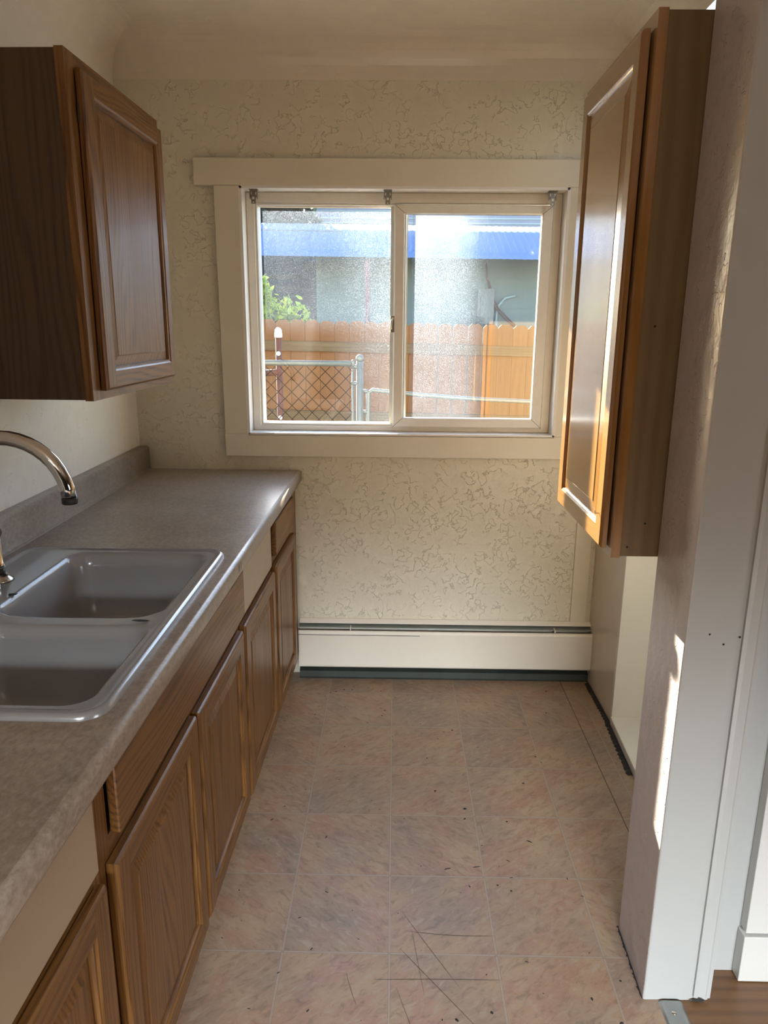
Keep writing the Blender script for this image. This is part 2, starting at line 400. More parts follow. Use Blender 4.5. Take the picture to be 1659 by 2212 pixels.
# floors
b = MB(); b.prism([(-1.045, -4.5), (.645, -4.5), (.645, 1.372), (.593, 1.372), (.593, 1.584), (.80, 1.59), (.86, 2.6), (.86, D), (-1.045, D)], -.06, 0)
fl = struct(b.build('floor', M['floor']), 'worn pinkish tan vinyl floor printed with square tiles', 'floor')
b = MB(); b.box(.645, 4.0, -4.5, 1.459, -.06, -.002)
struct(b.build('floor_next_room', M['woodfloor']), 'brown wood floor at the lower right corner', 'floor')
# ceiling with the coved plaster edge
b = MB(); R = .15; ZC = 2.51; X0, X1, Y0, Y1 = -1.045, .858, -4.5, D
Ls = []
for i in range(11):
    a = PI / 2 * i / 10; d = R * (1 - math.cos(a)); z = ZC - R + R * math.sin(a)
    Ls.append([(X0 + d, Y0, z), (X0 + d, Y1 - d, z), (X1 - d, Y1 - d, z), (X1 - d, Y0, z)])
for i in range(10):
    for j in range(3):
        b.add([Ls[i][j], Ls[i][j + 1], Ls[i + 1][j + 1], Ls[i + 1][j]], [(3, 2, 1, 0)], 0, True)
b.add(Ls[-1], [(0, 1, 2, 3)])
b.box(.858, 4.0, -4.5, 1.46, ZC, ZC + .1)
b.box(-1.2, .95, -4.5, 3.1, 2.60, 2.66)
struct(b.build('ceiling', M['ceil'], recalc=False), 'plain ceiling curving down into the far wall', 'ceiling')
# rooms behind the camera: back wall and outer wall, both solid and unseen
M['wall_absorber'] = plain('dark_wall_absorber', (.08, .07, .06), .6)  # dark finish added to soak up bounce light in the unseen rooms
b = MB(); b.box(-1.2, 4.12, -4.62, -4.5, -.1, 2.6)
struct(b.build('wall_back', M['wall_absorber']), 'unseen wall behind the viewer, made dark to absorb light', 'wall')
b = MB()
b.box(4.0, 4.12, -4.5, 1.5, -.1, 2.6)
struct(b.build('wall_outer', M['wall_absorber']), 'outer wall of the room to the right of the viewer', 'wall')

# dirt, scratches and grime on the vinyl
def ribbon(pts, w, z=.0006):
    q = MB()
    for i in range(len(pts) - 1):
        a, c = Vector((*pts[i], z)), Vector((*pts[i + 1], z)); t = (c - a); n = Vector((-t.y, t.x, 0)).normalized()
        w0 = w * (1 - abs(2 * i / max(1, len(pts) - 1) - 1) ** 3 * .6); w1 = w * (1 - abs(2 * (i + 1) / max(1, len(pts) - 1) - 1) ** 3 * .6)
        q.add([a - n * w0, c - n * w1, c + n * w1, a + n * w0], [(0, 1, 2, 3)])
    return q
M['scratch'] = plain('scratched_vinyl', (.10, .068, .05), .6)
SCR = [((.035, 1.62), (.17, 1.39)), ((.06, 1.56), (.085, 1.37)), ((-.03, 1.41), (.27, 1.415)), ((.02, 1.39), (.09, 1.19)),
       ((-.22, 1.275), (.26, 1.075)), ((.0, 1.10), (.25, 1.095)), ((-.10, 1.43), (-.07, 1.34)), ((.03, 1.50), (.20, 1.29)),
       ((.05, 1.555), (.27, 1.545)), ((-.05, 1.21), (.20, 1.03)), ((.24, 1.27), (.30, 1.08)), ((-.08, 1.16), (.12, 1.06)), ((.28, 1.98), (.285, 1.92))]
for (x0, y0), (x1, y1) in SCR:
    n = 6; bend = random.uniform(-.006, .006)
    pts = [(x0 + (x1 - x0) * i / n, y0 + (y1 - y0) * i / n + bend * math.sin(PI * i / n)) for i in range(n + 1)]
    ribbon(pts, .00065).build('scratch', M['scratch'], fl, recalc=False)
b = MB()
def speck(x, y, r, el=1.5, a=None):
    a = random.uniform(0, PI) if a is None else a; n = 6
    top = [(x + (math.cos(t) * r * el * math.cos(a) - math.sin(t) * r * math.sin(a)) * random.uniform(.75, 1.2), y + (math.cos(t) * r * el * math.sin(a) + math.sin(t) * r * math.cos(a)) * random.uniform(.75, 1.2), .0003) for t in [2 * PI * i / n for i in range(n)]]
    b.add(top + [(x, y, .0003 + r * .5)], [(i, (i + 1) % n, n) for i in range(n)])
for x, y, r, el in [(-.255, 2.80, .003, 1.5), (-.232, 2.81, .003, 1.4), (-.20, 2.83, .003, 1.6), (-.165, 2.83, .003, 1.5), (-.275, 2.77, .002, 1),
                    (-.30, 2.62, .003, 1.6), (-.025, 2.66, .003, 1.6), (-.035, 2.62, .003, 1.6), (.235, 2.52, .004, 1.3), (.42, 2.83, .003, 1), (.13, 2.33, .003, 1),
                    (.45, 2.19, .004, 1), (.15, 2.14, .004, 1.2), (.235, 2.0, .003, 1.6), (.24, 2.05, .005, 1), (.365, 1.99, .003, 1.2), (.42, 1.90, .003, 3),
                    (.30, 1.72, .003, 1.2), (.335, 1.70, .0035, 1), (-.205, 1.275, .004, 1.3), (.155, 1.31, .003, 1.8), (.10, 1.275, .003, 1.6),
                    (.235, 1.33, .0035, 1.2), (.52, 1.31, .004, 1.5), (.47, 1.37, .003, 1.5), (.55, 1.42, .003, 1.2), (.13, 1.15, .0042, 1.3), (-.13, 1.225, .003, 2.5),
                    (.255, 1.26, .003, 3), (.29, 1.18, .0035, 3), (.20, 1.185, .003, 4), (.22, 1.14, .0025, 3), (-.46, 1.94, .003, 4), (.45, 1.27, .005, 1.6), (.29, 1.225, .005, 1.6),
                    (.165, 1.78, .002, 6), (.25, 1.79, .002, 6), (.52, 2.35, .003, 1.5), (.62, 2.66, .003, 1.4), (.655, 2.84, .0035, 1.5), (.66, 1.48, .0, 1)]:
    if r: speck(x, y, r, el)
for _ in range(90):
    x = random.uniform(-.42, .56); y = random.uniform(1.05, 2.85); speck(x, y, random.uniform(.0008, .0019), random.uniform(1, 4))
tag(b.build('dirt_specks', M['grime'], recalc=False), 'black specks and crumbs of dirt scattered over the vinyl floor', 'dirt', kind='stuff')
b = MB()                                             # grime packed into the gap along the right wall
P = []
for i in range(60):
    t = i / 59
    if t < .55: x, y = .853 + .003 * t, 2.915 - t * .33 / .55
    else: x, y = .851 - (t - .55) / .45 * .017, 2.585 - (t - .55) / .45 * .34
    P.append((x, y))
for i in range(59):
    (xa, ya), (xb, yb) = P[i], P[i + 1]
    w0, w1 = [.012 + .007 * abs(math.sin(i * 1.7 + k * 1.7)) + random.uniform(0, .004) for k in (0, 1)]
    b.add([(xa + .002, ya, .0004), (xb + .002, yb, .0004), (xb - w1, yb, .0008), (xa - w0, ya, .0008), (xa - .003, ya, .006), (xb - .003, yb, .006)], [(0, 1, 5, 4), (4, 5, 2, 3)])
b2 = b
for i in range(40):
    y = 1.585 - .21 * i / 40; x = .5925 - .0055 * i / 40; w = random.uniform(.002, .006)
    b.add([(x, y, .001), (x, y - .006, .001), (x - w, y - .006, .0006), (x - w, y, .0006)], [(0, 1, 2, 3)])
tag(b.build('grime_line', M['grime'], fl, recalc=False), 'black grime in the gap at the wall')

# ------------------------------------------------------------------ window_1
win = thing('window_1', 'white sliding window with dusty panes in the far wall', 'window', (0, 0, 0), kind='structure')
def part(bm, name, mat, parent, bevel=0, label=None, **kw):
    o = bm.build(name, mat, parent, bevel, **kw)
    if label: o['label'] = label
    return o
b = MB(); b.box(-.762, .705, 2.962, D, 1.999, 2.094); part(b, 'head_casing', M['trim'], win, .002)
b = MB(); b.prism_axis([(-.690, 1.999), (-.592, 1.999), (-.592, 1.063), (-.685, 1.063)], 2.965, D, 'y'); part(b, 'side_casing', M['trim'], win, .002)
b = MB(); b.box(.645, .742, 2.965, D, 1.063, 1.999); part(b, 'side_casing', M['trim'], win, .002)
b = MB(); b.box(-.687, .742, 2.964, D, .972, 1.063); part(b, 'bottom_casing', M['trim'], win, .002)
b = MB()                                            # painted reveal lining
for x0, x1, z0, z1 in ((WX0 - .004, WX0 + .008, WZ0, WZ1), (WX1 - .008, WX1 + .004, WZ0, WZ1), (WX0, WX1, WZ0 - .004, WZ0 + .006), (WX0, WX1, WZ1 - .008, WZ1 + .004)):
    b.box(x0, x1, 2.964, 3.12, z0, z1)
part(b, 'reveal', M['reveal'], win)
def ringframe(b, x0, x1, z0, z1, w, y0, y1, ch=.004):
    """mitred frame profile; w = (left, right, bottom, top)"""
    l, r, bt, tp = w
    def rect(i, y): return [(x0 + l * i, y, z0 + bt * i), (x1 - r * i, y, z0 + bt * i), (x1 - r * i, y, z1 - tp * i), (x0 + l * i, y, z1 - tp * i)]
    b.loops([rect(0, y1), rect(0, y0 + ch), rect(.1, y0), rect(.9, y0), rect(1, y0 + ch), rect(1, y1), rect(0, y1)], 0, False)
b = MB()
ringframe(b, -.584, .637, 1.069, 1.990, (.034, .036, .022, .040), 3.040, 3.13)     # outer vinyl frame
ringframe(b, -.550, -.006, 1.091, 1.950, (.008, .004, .008, .007), 3.046, 3.12, .002)   # glazing bead of the fixed side
b.box(-.022, .016, 3.062, 3.12, 1.09, 1.95); b.box(-.02, .046, 3.092, 3.125, 1.09, 1.95)                                         # fixed meeting stile
part(b, 'frame', M['vinyl'], win)
b = MB(); b.box(-.543, -.012, 3.074, 3.078, 1.098, 1.944); b.mi[4] = 1
part(b, 'pane', [M['paneC'], M['paneL']], win, label='dusty left pane, clean at its lower left')
sash = MB(); ringframe(sash, -.008, .602, 1.0885, 1.9455, (.041, .042, .038, .033), 3.028, 3.058)
sash = part(sash, 'sliding_sash', M['vinyl'], win)
b = MB()
for x0, z0, x1, z1 in ((-.008, 1.0885, .033, 1.1265), (.602, 1.0885, .560, 1.1265), (.602, 1.9455, .560, 1.9125), (-.008, 1.9455, .033, 1.9125)):
    v = Vector((x1 - x0, 0, z1 - z0)); n = Vector((-v.z, 0, v.x)).normalized() * .0006
    a, c = Vector((x0, 3.0274, z0)), Vector((x1, 3.0274, z1))
    b.add([a - n, c - n, c + n, a + n], [(0, 1, 2, 3)])
part(b, 'mitre_joint', M['grime'], sash)
b = MB(); ringframe(b, .031, .562, 1.125, 1.914, (.007, .002, .002, .002), 3.040, 3.056, .002); part(b, 'glazing_strip', M['alu'], sash)
b = MB(); b.box(.036, .561, 3.045, 3.049, 1.126, 1.9135); b.mi[4] = 1; part(b, 'pane', [M['paneC'], M['paneR']], sash, label='right pane with thick white dust film')
b = MB(); b.box(-.020, -.004, 3.026, 3.034, 1.468, 1.532); b.tube([(-.010, 3.026, 1.525), (-.016, 3.020, 1.51), (-.018, 3.019, 1.48)], .004, 8)
part(b, 'latch', M['nickel'], win, .001)
b = MB(); b.tube([(-.545, 3.043, 1.9515), (-.02, 3.043, 1.9515)], .0018, 6); b.box(-.541, -.012, 3.068, 3.082, 1.940, 1.944)
part(b, 'glazing_gasket', M['reveal'], win)

# blind brackets screwed under the head of the reveal
def bracket():
    t = thing('blind_bracket', '', 'bracket', (0, 0, 0), 0, 'blind brackets under the window head')
    b = MB(); b.box(-.016, .016, -.012, .02, -.0025, 0); b.box(-.0145, .0145, -.002, 0, -.028, 0); b.box(-.0145, -.012, -.008, .002, -.034, -.012); b.box(.012, .0145, -.008, .002, -.034, -.012)
    part(b, 'plate', M['steel'], t)
    b = MB(); b.box(-.0085, .0085, -.009, -.006, -.052, -.020)
    part(b, 'spring_clip', M['steel'], t)
    b = MB(); b.box(-.004, .004, -.0100, -.009, -.037, -.028); b.box(-.0025, .0025, -.0100, -.009, -.049, -.045); b.box(-.0105, -.0065, -.0028, -.002, -.020, -.010); b.box(.0065, .0105, -.0028, -.002, -.020, -.010)
    part(b, 'clip_slot', M['clear'], t)
    return t
def dup(root, loc, label):
    r = root.copy(); COL.objects.link(r); r.location = loc; r['label'] = label
    for ch in list(root.children):
        c = ch.copy(); COL.objects.link(c); c.parent = r
        for g in ch.children:
            d = g.copy(); COL.objects.link(d); d.parent = c
    return r
b0 = bracket(); b0.location = (-.543, 2.992, 1.990); b0['label'] = 'small metal blind bracket at the left end of the window head'
dup(b0, (-.0345, 2.992, 1.990), 'small metal blind bracket at the middle of the window head')
dup(b0, (.5865, 2.992, 1.990), 'small metal blind bracket at the right end of the window head')

# ------------------------------------------------------------------ doors of the cabinets
def door(parent, x0, x1, z0, z1, w, mats, name='door', fr=(.05, .05, .045, .045), t=.019, yf=0.0, steps=((.000, .0), (.004, -.003), (.008, -.0035), (.010, -.008)), bevel_w=.03, panel_rise=.006, pd=.0115, edge=((0, -.006), (.003, -.002), (.006, 0))):
    """cope-and-stick door: local x across, z up, y outwards; front face at y=yf"""
    mv, mh = mats
    l, r, bt, tp = fr
    b = MB()
    def rect(i, y): return [(x0 + i, yf + y, z0 + i), (x1 - i, yf + y, z0 + i), (x1 - i, yf + y, z1 - i), (x0 + i, yf + y, z1 - i)]
    rings = [rect(0, -t)] + [rect(i, y) for i, y in edge]
    for A, B in zip(rings[:-1], rings[1:]):
        for j in range(4):
            b.add([A[j], A[(j + 1) % 4], B[(j + 1) % 4], B[j]], [(0, 1, 2, 3)], 1 if j in (0, 2) else 0)
    b.add(rings[0], [(3, 2, 1, 0)], 0)
    e = edge[-1][0]; ix0, ix1, iz0, iz1 = x0 + l, x1 - r, z0 + bt, z1 - tp
    def q(a0, a1, c0, c1, mi): b.add([(a0, yf, c0), (a1, yf, c0), (a1, yf, c1), (a0, yf, c1)], [(0, 1, 2, 3)], mi)
    q(x0 + e, ix0, z0 + e, z1 - e, 0); q(ix1, x1 - e, z0 + e, z1 - e, 0)
    q(ix0, ix1, z0 + e, iz0, 1); q(ix0, ix1, iz1, z1 - e, 1)
    def ir(i, y): return [(ix0 + i, yf + y, iz0 + i), (ix1 - i, yf + y, iz0 + i), (ix1 - i, yf + y, iz1 - i), (ix0 + i, yf + y, iz1 - i)]
    rs = [ir(i, y) for i, y in steps] + [ir(steps[-1][0] + .001, -.013)]
    for A, B in zip(rs[:-1], rs[1:]):
        for j in range(4):
            b.add([A[j], A[(j + 1) % 4], B[(j + 1) % 4], B[j]], [(0, 1, 2, 3)], 1 if j in (0, 2) else 0)
    o = b.build(name, [mv, mh], parent, recalc=False)
    # normals outwards
    bm = bmesh.new(); bm.from_mesh(o.data)
    bmesh.ops.remove_doubles(bm, verts=bm.verts, dist=1e-6)
    bmesh.ops.recalc_face_normals(bm, faces=bm.faces); bm.to_mesh(o.data); bm.free()
    s = steps[-1][0]
    b = MB()
    p = [ir(s - .002, -pd - .001), ir(s + .001, -pd), ir(s + bevel_w, -pd + panel_rise), ir(s + bevel_w + .002, -pd + panel_rise + .0012)]
    for A, B in zip(p[:-1], p[1:]):
        for j in range(4): b.add([A[j], A[(j + 1) % 4], B[(j + 1) % 4], B[j]], [(0, 1, 2, 3)], 0)
    b.add(p[-1], [(0, 1, 2, 3)], 0)
    b.build('panel', [mv], o, recalc=False)
    return o
OAK = (M['oak_z'], M['oak_x']); MAPLE = (M['maple_z'], M['maple_x'])

# upper cabinet on the left wall; local x runs towards the viewer, y out of the wall
uc = thing('wall_cabinet', 'oak wall cabinet hung over the counter on the left', 'cabinet', (-.70, 1.714, 0), -PI / 2 - .019)
b = MB(); b.box(-.585, -.003, -.33, -.019, 1.322, 2.055); part(b, 'carcass', M['oakside_shaded'], uc, .001)
b = MB()
for x0, x1, z0, z1, mi in ((-.587, -.542, 1.32, 2.057, 0), (-.045, 0, 1.32, 2.057, 0), (-.542, -.045, 1.32, 1.36, 1), (-.542, -.045, 2.01, 2.057, 1)):
    b.box(x0, x1, -.0195, 0, z0, z1, mi)
part(b, 'face_frame', [M['oak_z'], M['oak_x']], uc)
door(uc, -.562, -.043, 1.341, 2.028, .02, OAK, fr=(.038, .052, .043, .043), t=.0175, yf=.0205, bevel_w=.024)
for z in (1.43, 1.94):
    b = MB(); b.tube([(-.0425, .004, z - .018), (-.0425, .004, z + .018)], .003, 8); part(b, 'hinge', M['darkin'], uc)

# tall shallow cabinet at the right; local x runs away from the viewer, y out of the wall
rc = thing('wall_cabinet', 'tall honey coloured wall cabinet at the right, sunlit along its lower door', 'cabinet', (.49, 1.586, 0), PI / 2)
b = MB(); b.box(.002, .53, -.34, -.019, .998, 2.080); part(b, 'carcass', M['mapleside_shaded'], rc, .001)
b = MB()
for x0, x1, z0, z1, mi in ((0, .05, .995, 2.083, 0), (.455, .533, .995, 2.083, 0), (.05, .455, .995, 1.04, 1), (.05, .455, 2.03, 2.083, 1)):
    b.box(x0, x1, -.0195, 0, z0, z1, mi)
part(b, 'face_frame', MAPLE, rc)
door(rc, .026, .480, 1.010, 2.057, .02, MAPLE, fr=(.044, .046, .046, .049), t=.0165, yf=.0205, bevel_w=.034, panel_rise=.0050, pd=.0072,
     steps=((0, 0), (.003, -.002), (.006, -.0035), (.008, -.0065)))
b = MB(); b.tube([(.048, .0205, 1.086), (.048, .030, 1.086)], .0011, 6); b.tube([(.048, .030, 1.086), (.048, .030, 1.094)], .0011, 6)
part(b, 'bent_nail', M['steel'], rc)
for y, z in ((-.07, 1.075), (-.035, 1.02), (-.05, 1.50)):
    b = MB(); b.tube([(.004, y, z), (.0012, y, z)], .0025, 8); part(b, 'screw_hole', M['grime'], rc)

# ------------------------------------------------------------------ base cabinets
TH = -PI / 2 - .0185; EX = Vector((math.cos(TH), math.sin(TH), 0)); EY = Vector((-math.sin(TH), math.cos(TH), 0))
OB = Vector((-.39, 2.93, 0)) - EY * .020            # door fronts stand 20 mm proud of the frames
BD = .555
def base(x0, x1, label, stiles, open_top=None, name='base_cabinet'):
    w = x1 - x0; p = OB + EX * x0
    t = thing(name, label, 'cabinet', p, TH)
    b = MB(); b.box(.001, .018, -BD, -.019, .10, .866); b.box(w - .018, w - .001, -BD, -.019, .10, .866); b.box(.018, w - .018, -BD, -.019, .10, .118); b.box(.018, w - .018, -BD, -BD + .012, .118, .866)
    part(b, 'carcass', M['darkin'], t)
    b = MB()
    for a, c in stiles: b.box(a - x0, c - x0, -.0195, 0, .10, .8665, 0)
    st = sorted(stiles)
    for (a, c), (d, e) in zip(st[:-1], st[1:]):
        for z0, z1 in ((.10, .142), (.655, .712), (.835, .8665)): b.box(c - x0, d - x0, -.0192, -.0002, z0, z1, 1)
    part(b, 'face_frame', [M['oak_z'], M['oak_x']], t)
    b = MB(); b.box(0, w, -.075, -.036, 0, .10); part(b, 'toe_board', M['whitecaulk'], t)
    return t
def slab(t, a, c, z0, z1, mat, name='drawer_front', y0=.0015, y1=.0195, bevel=.004):
    b = MB(); b.box(a, c, y0, y1, z0, z1); return part(b, name, mat, t, bevel)
kw = dict(fr=(.05, .05, .045, .048), t=.018, yf=.02, bevel_w=.028)
A = base(-.045, .532, 'oak base cabinet against the far wall, with drawer and door', [(-.045, .11), (.503, .532)])
door(A, .095 + .045, .52 + .045, .132, .686, .02, OAK, **kw); slab(A, .122 + .045, .517 + .045, .722, .842, M['oak_x'])
B = base(.5335, 1.0275, 'oak base cabinet whose drawer has lost its front, second from the far wall', [(.5335, .563), (.985, 1.0275)])
door(B, .552 - .533, 1.018 - .533, .132, .678, .02, OAK, **kw)
slab(B, .561 - .533, .984 - .533, .700, .862, M['cream'], 'drawer_box', -.40, .010, .001)
Cc = base(1.0285, 1.9695, 'wide oak sink cabinet with two doors under a long false drawer front', [(1.0285, 1.06), (1.475, 1.515), (1.935, 1.9695)])
door(Cc, 1.042 - 1.028, 1.487 - 1.028, .136, .674, .02, OAK, **kw); door(Cc, 1.503 - 1.028, 1.955 - 1.028, .134, .676, .02, OAK, **kw)
slab(Cc, 1.016 - 1.028 + .002, 1.930 - 1.028, .712, .842, M['oak_x'], 'false_front')
Dd = base(1.9705, 2.56, 'oak base cabinet nearest the viewer, its drawer missing the front', [(1.9705, 1.999), (2.53, 2.56)])
door(Dd, 1.993 - 1.97, 2.545 - 1.97, .134, .672, .02, OAK, **kw)
slab(Dd, 1.996 - 1.97, 2.53 - 1.97, .698, .862, M['cream'], 'drawer_box', -.40, .010, .001)

# ------------------------------------------------------------------ countertop
def xf(y): return -.380 - (2.975 - y) * .0099
ct = thing('countertop', 'mottled beige laminate countertop running along the left wall', 'countertop', (0, 0, 0))
def prof(y):
    x = xf(y); r = .013
    P = [(-1.006, .914), (-.93, .914), (-.478, .914)]
    for i in range(7):
        a = PI / 2 * (1 - i / 6); P.append((x - r + r * math.cos(a), .914 - r + r * math.sin(a)))
    P += [(x, .877), (x - .003, .869), (x - .026, .868), (-.478, .868), (-.93, .868), (-1.006, .868)]
    return [(px, y, z) for px, z in P]
ys = [2.978, 1.828, 1.012, .22]
b = MB(); PR = [prof(y) for y in ys]; n = len(PR[0])
for k in range(3):
    for j in range(n):
        jj = (j + 1) % n
        if k == 1 and j in (1, n - 3): continue
        b.add([PR[k][j], PR[k][jj], PR[k + 1][jj], PR[k + 1][j]], [(0, 1, 2, 3)], 0, 2 < j < n - 5)
b.add(PR[0], [tuple(range(n))]); b.add(PR[-1], [tuple(range(n))[::-1]])
for (xa, ya), (xb, yb) in (((-.93, 1.828), (-.478, 1.828)), ((-.478, 1.828), (-.478, 1.012)), ((-.478, 1.012), (-.93, 1.012)), ((-.93, 1.012), (-.93, 1.828))):
    b.add([(xa, ya, .914), (xb, yb, .914), (xb, yb, .868), (xa, ya, .868)], [(0, 1, 2, 3)])
part(b, 'worktop', M['lam'], ct)
b = MB(); P = [(-1.045, .868), (-1.045, 1.008), (-1.020, 1.008)]
for i in range(5):
    a = PI / 2 * (1 - i / 4); P.append((-1.016 + .011 * math.cos(a), .997 + .011 * math.sin(a)))
P += [(-1.005, .926), (-1.003, .920), (-.998, .9155), (-.990, .9145), (-1.004, .9138), (-1.0065, .868)]
b.prism_axis(P, .22, 2.978, 'y', 0, True); bs = part(b, 'backsplash', M['lam'], ct)
b = MB()                                             # chipped spots on the front edge
for yy, sc in ((1.775, 1.0), (1.80, .6)):
    x = xf(yy) + .0006
    b.add([(x, yy - .006 * sc, .902), (x, yy + .004 * sc, .906), (x, yy + .012 * sc, .898), (x, yy + .007 * sc, .885), (x, yy, .880), (x, yy - .003 * sc, .890)], [(0, 1, 2, 3, 4, 5)])
part(b, 'chip', M['stain'], ct, label='dark chip in the laminate edge')

# ------------------------------------------------------------------ sink
sk = thing('sink', 'white enamel double bowl sink set into the counter', 'sink', (0, 0, 0))
def rrect(x0, x1, y0, y1, r, z, nc=7, ns=9):
    P = []
    for cx, cy, a0 in ((x1 - r, y1 - r, 0), (x0 + r, y1 - r, PI / 2), (x0 + r, y0 + r, PI), (x1 - r, y0 + r, 3 * PI / 2)):
        for i in range(nc + 1):
            a = a0 + PI / 2 * i / nc; P.append((cx + r * math.cos(a), cy + r * math.sin(a), z))
    out = []
    for i, p in enumerate(P):
        out.append(p); q = P[(i + 1) % len(P)]
        L = math.dist(p, q)
        if L > .06:
            for k in range(1, ns): out.append(tuple(p[j] + (q[j] - p[j]) * k / ns for j in range(3)))
    return out
SX0, SX1, SY0, SY1 = -.962, -.4365, .992, 1.845
def shift(L, d, z): # inset a rounded outline
    cx = (SX0 + SX1) / 2; cy = (SY0 + SY1) / 2; return L
rim = lambda i, z: rrect(SX0 + i, SX1 - i, SY0 + i, SY1 - i, .045 - i * .6, z)
b = MB()
b.loops([rim(-.001, .9135), rim(0, .919), rim(.003, .9235), rim(.008, .9255), rim(.013, .924), rim(.019, .9205)], 1)
b.loops([rim(.019, .9205), rim(.024, .9215)], 0)
inner = rim(.024, .9215)
def sag(L):
    return [(x, y, z - .011 * max(0, 1 - ((y - 1.379) / .035) ** 2) * max(0, 1 - ((x + .655) / .17) ** 4)) for x, y, z in L]
bowls = []
for y0, y1 in ((1.395, 1.815), (1.026, 1.362)):
    R_ = lambda i, z, r=.05: rrect(-.832 + i, -.468 - i, y0 + i, y1 - i, max(.012, r - i * .3), z)
    top = sag(R_(0, .9205))
    Ls = [top, sag(R_(.005, .918)), sag(R_(.010, .910)), R_(.016, .885), R_(.024, .80), R_(.032, .765), R_(.046, .748), R_(.07, .742)]
    b.loops(Ls, 0, True, True)
    bowls.append(top)
bm = bmesh.new()
es = []
for L in [inner] + bowls:
    vs = [bm.verts.new(p) for p in L]
    es += [bm.edges.new((vs[i], vs[(i + 1) % len(vs)])) for i in range(len(vs))]
bmesh.ops.triangle_fill(bm, use_beauty=True, use_dissolve=False, edges=es)
bm.verts.index_update()
b.add([v.co for v in bm.verts], [tuple(v.index for v in f.verts) for f in bm.faces], 0, False)
bm.free()
part(b, 'basin', [M['enamel'], M['rimgrey']], sk)
for cy in (1.605, 1.194):
    b = MB(); b.lathe([(.045, 0), (.044, .003), (.036, .003), (.034, -.002), (.001, -.004)], (-.65, cy, .742)); part(b, 'drain', M['chrome'], sk)
def blob(cx, cy, z, r, pts, nrm=(0, 0, 1)):
    q = MB(); n = Vector(nrm).normalized(); u = n.orthogonal().normalized(); w = n.cross(u)
    V = [Vector((cx, cy, z)) + (u * math.cos(2 * PI * i / len(pts)) + w * math.sin(2 * PI * i / len(pts))) * r * k for i, k in enumerate(pts)]
    q.add(V, [tuple(range(len(pts)))]); return q
q = MB(); q.add([(-.522, 1.3645, .9212), (-.505, 1.360, .9212), (-.488, 1.3615, .9212), (-.484, 1.367, .9212), (-.494, 1.3705, .9212), (-.506, 1.372, .9212), (-.517, 1.371, .9212)], [tuple(range(7))])
part(q, 'enamel_chip', M['grime'], sk, label='black chip at the right end of the divider')
q = blob(-.829, 1.50, .9212, .011, [1, .7, 1.1, .8, .9, .6, .8]); part(q, 'enamel_chip', M['grime'], sk, label='black chip on the rear ledge of the sink')

# ------------------------------------------------------------------ faucet and side sprayer
fc = thing('faucet', 'chrome gooseneck faucet arching over the sink', 'faucet', (-.896, 1.42, .921))
b = MB(); b.prism([(-.028 + .0 * i, -.125) if False else (.028 * math.cos(a) + 0, .028 * math.sin(a) + (.10 if math.sin(a) > 0 else -.10)) for i, a in enumerate([2 * PI * k / 24 for k in range(24)])], 0, .012)
part(b, 'base_plate', M['chrome'], fc, .003)
b = MB(); path = [(0, 0, .012), (0, 0, .10), (0, 0, .20)]
for i in range(1, 21):
    a = PI - PI * .985 * i / 20; path.append((.125 + .125 * math.cos(a), 0, .232 + .125 * math.sin(a)))
path = [(x, y, z) for x, y, z in path]
b.tube(path, .0148, 20); part(b, 'spout', M['chrome'], fc)
b = MB(); ex, ez = path[-1][0], path[-1][2]
b.lathe([(.0150, .001), (.0155, -.002), (.0155, -.009), (.0145, -.012), (.010, -.0125)], (ex, 0, ez)); part(b, 'aerator', M['black'], fc)
b = MB(); b.lathe([(.022, 0), (.022, .03), (.018, .045), (.008, .055)], (0, .09, .012)); b.tube([(0, .09, .06), (-.01, .13, .085)], .006, 10); part(b, 'handle', M['chrome'], fc)

sp = thing('side_sprayer', 'short chrome side sprayer standing on the sink ledge', 'sprayer', (-.905, 1.588, .9215))
b = MB(); b.lathe([(.032, 0), (.031, .004), (.024, .010), (.019, .016)], (0, 0, 0)); part(b, 'base_ring', M['nickel'], sp)
b = MB(); b.lathe([(.0165, .012), (.0165, .030)], (0, 0, 0)); part(b, 'collar', M['black'], sp)
b = MB(); b.lathe([(.0172, .030), (.0176, .034), (.0176, .040), (.015, .044), (.0145, .10), (.013, .106)], (0, 0, 0), 10); part(b, 'body', M['chrome'], sp)
b = MB(); b.tube([(-.012, .012, .118), (.012, -.014, .118)], .0150, 18)
hd = part(b, 'head', M['chrome'], sp)
b = MB(); b.tube([(.0122, -.0142, .118), (.0130, -.0151, .118)], .0105, 18); part(b, 'nozzle', M['black'], hd)

# ------------------------------------------------------------------ baseboard heater
ht = thing('baseboard_heater', 'long white baseboard heater under the window', 'heater', (.22, D, 0))
x0, x1 = -.62, .635
b = MB(); b.prism_axis([(0, .02), (0, .258), (-.010, .262), (-.026, .250), (-.0265, .246), (-.011, .254), (-.004, .252), (-.004, .02)], x0, x1, 'x'); part(b, 'back_panel', M['heater'], ht)
b = MB(); b.prism_axis([(-.006, .240), (-.006, .2435), (-.040, .2335), (-.0405, .2300)], x0, x1, 'x'); part(b, 'damper', M['heatmetal'], ht)
b = MB(); b.prism_axis([(-.050, .2235), (-.058, .2265), (-.064, .2250), (-.069, .216), (-.070, .066), (-.066, .060), (-.0635, .062), (-.0665, .068), (-.0655, .214), (-.062, .2215), (-.052, .2205)], x0, x1, 'x'); part(b, 'front_panel', M['heater'], ht)
b = MB(); b.prism_axis([(-.002, .0), (-.002, .045), (-.012, .045), (-.045, .030), (-.048, .004), (-.055, .0)], x0, x1, 'x'); part(b, 'bottom_rail', M['heatrail'], ht)
b = MB(); b.box(x0, x1, -.050, -.010, .10, .17)
part(b, 'heating_element', M['heatmetal'], ht)
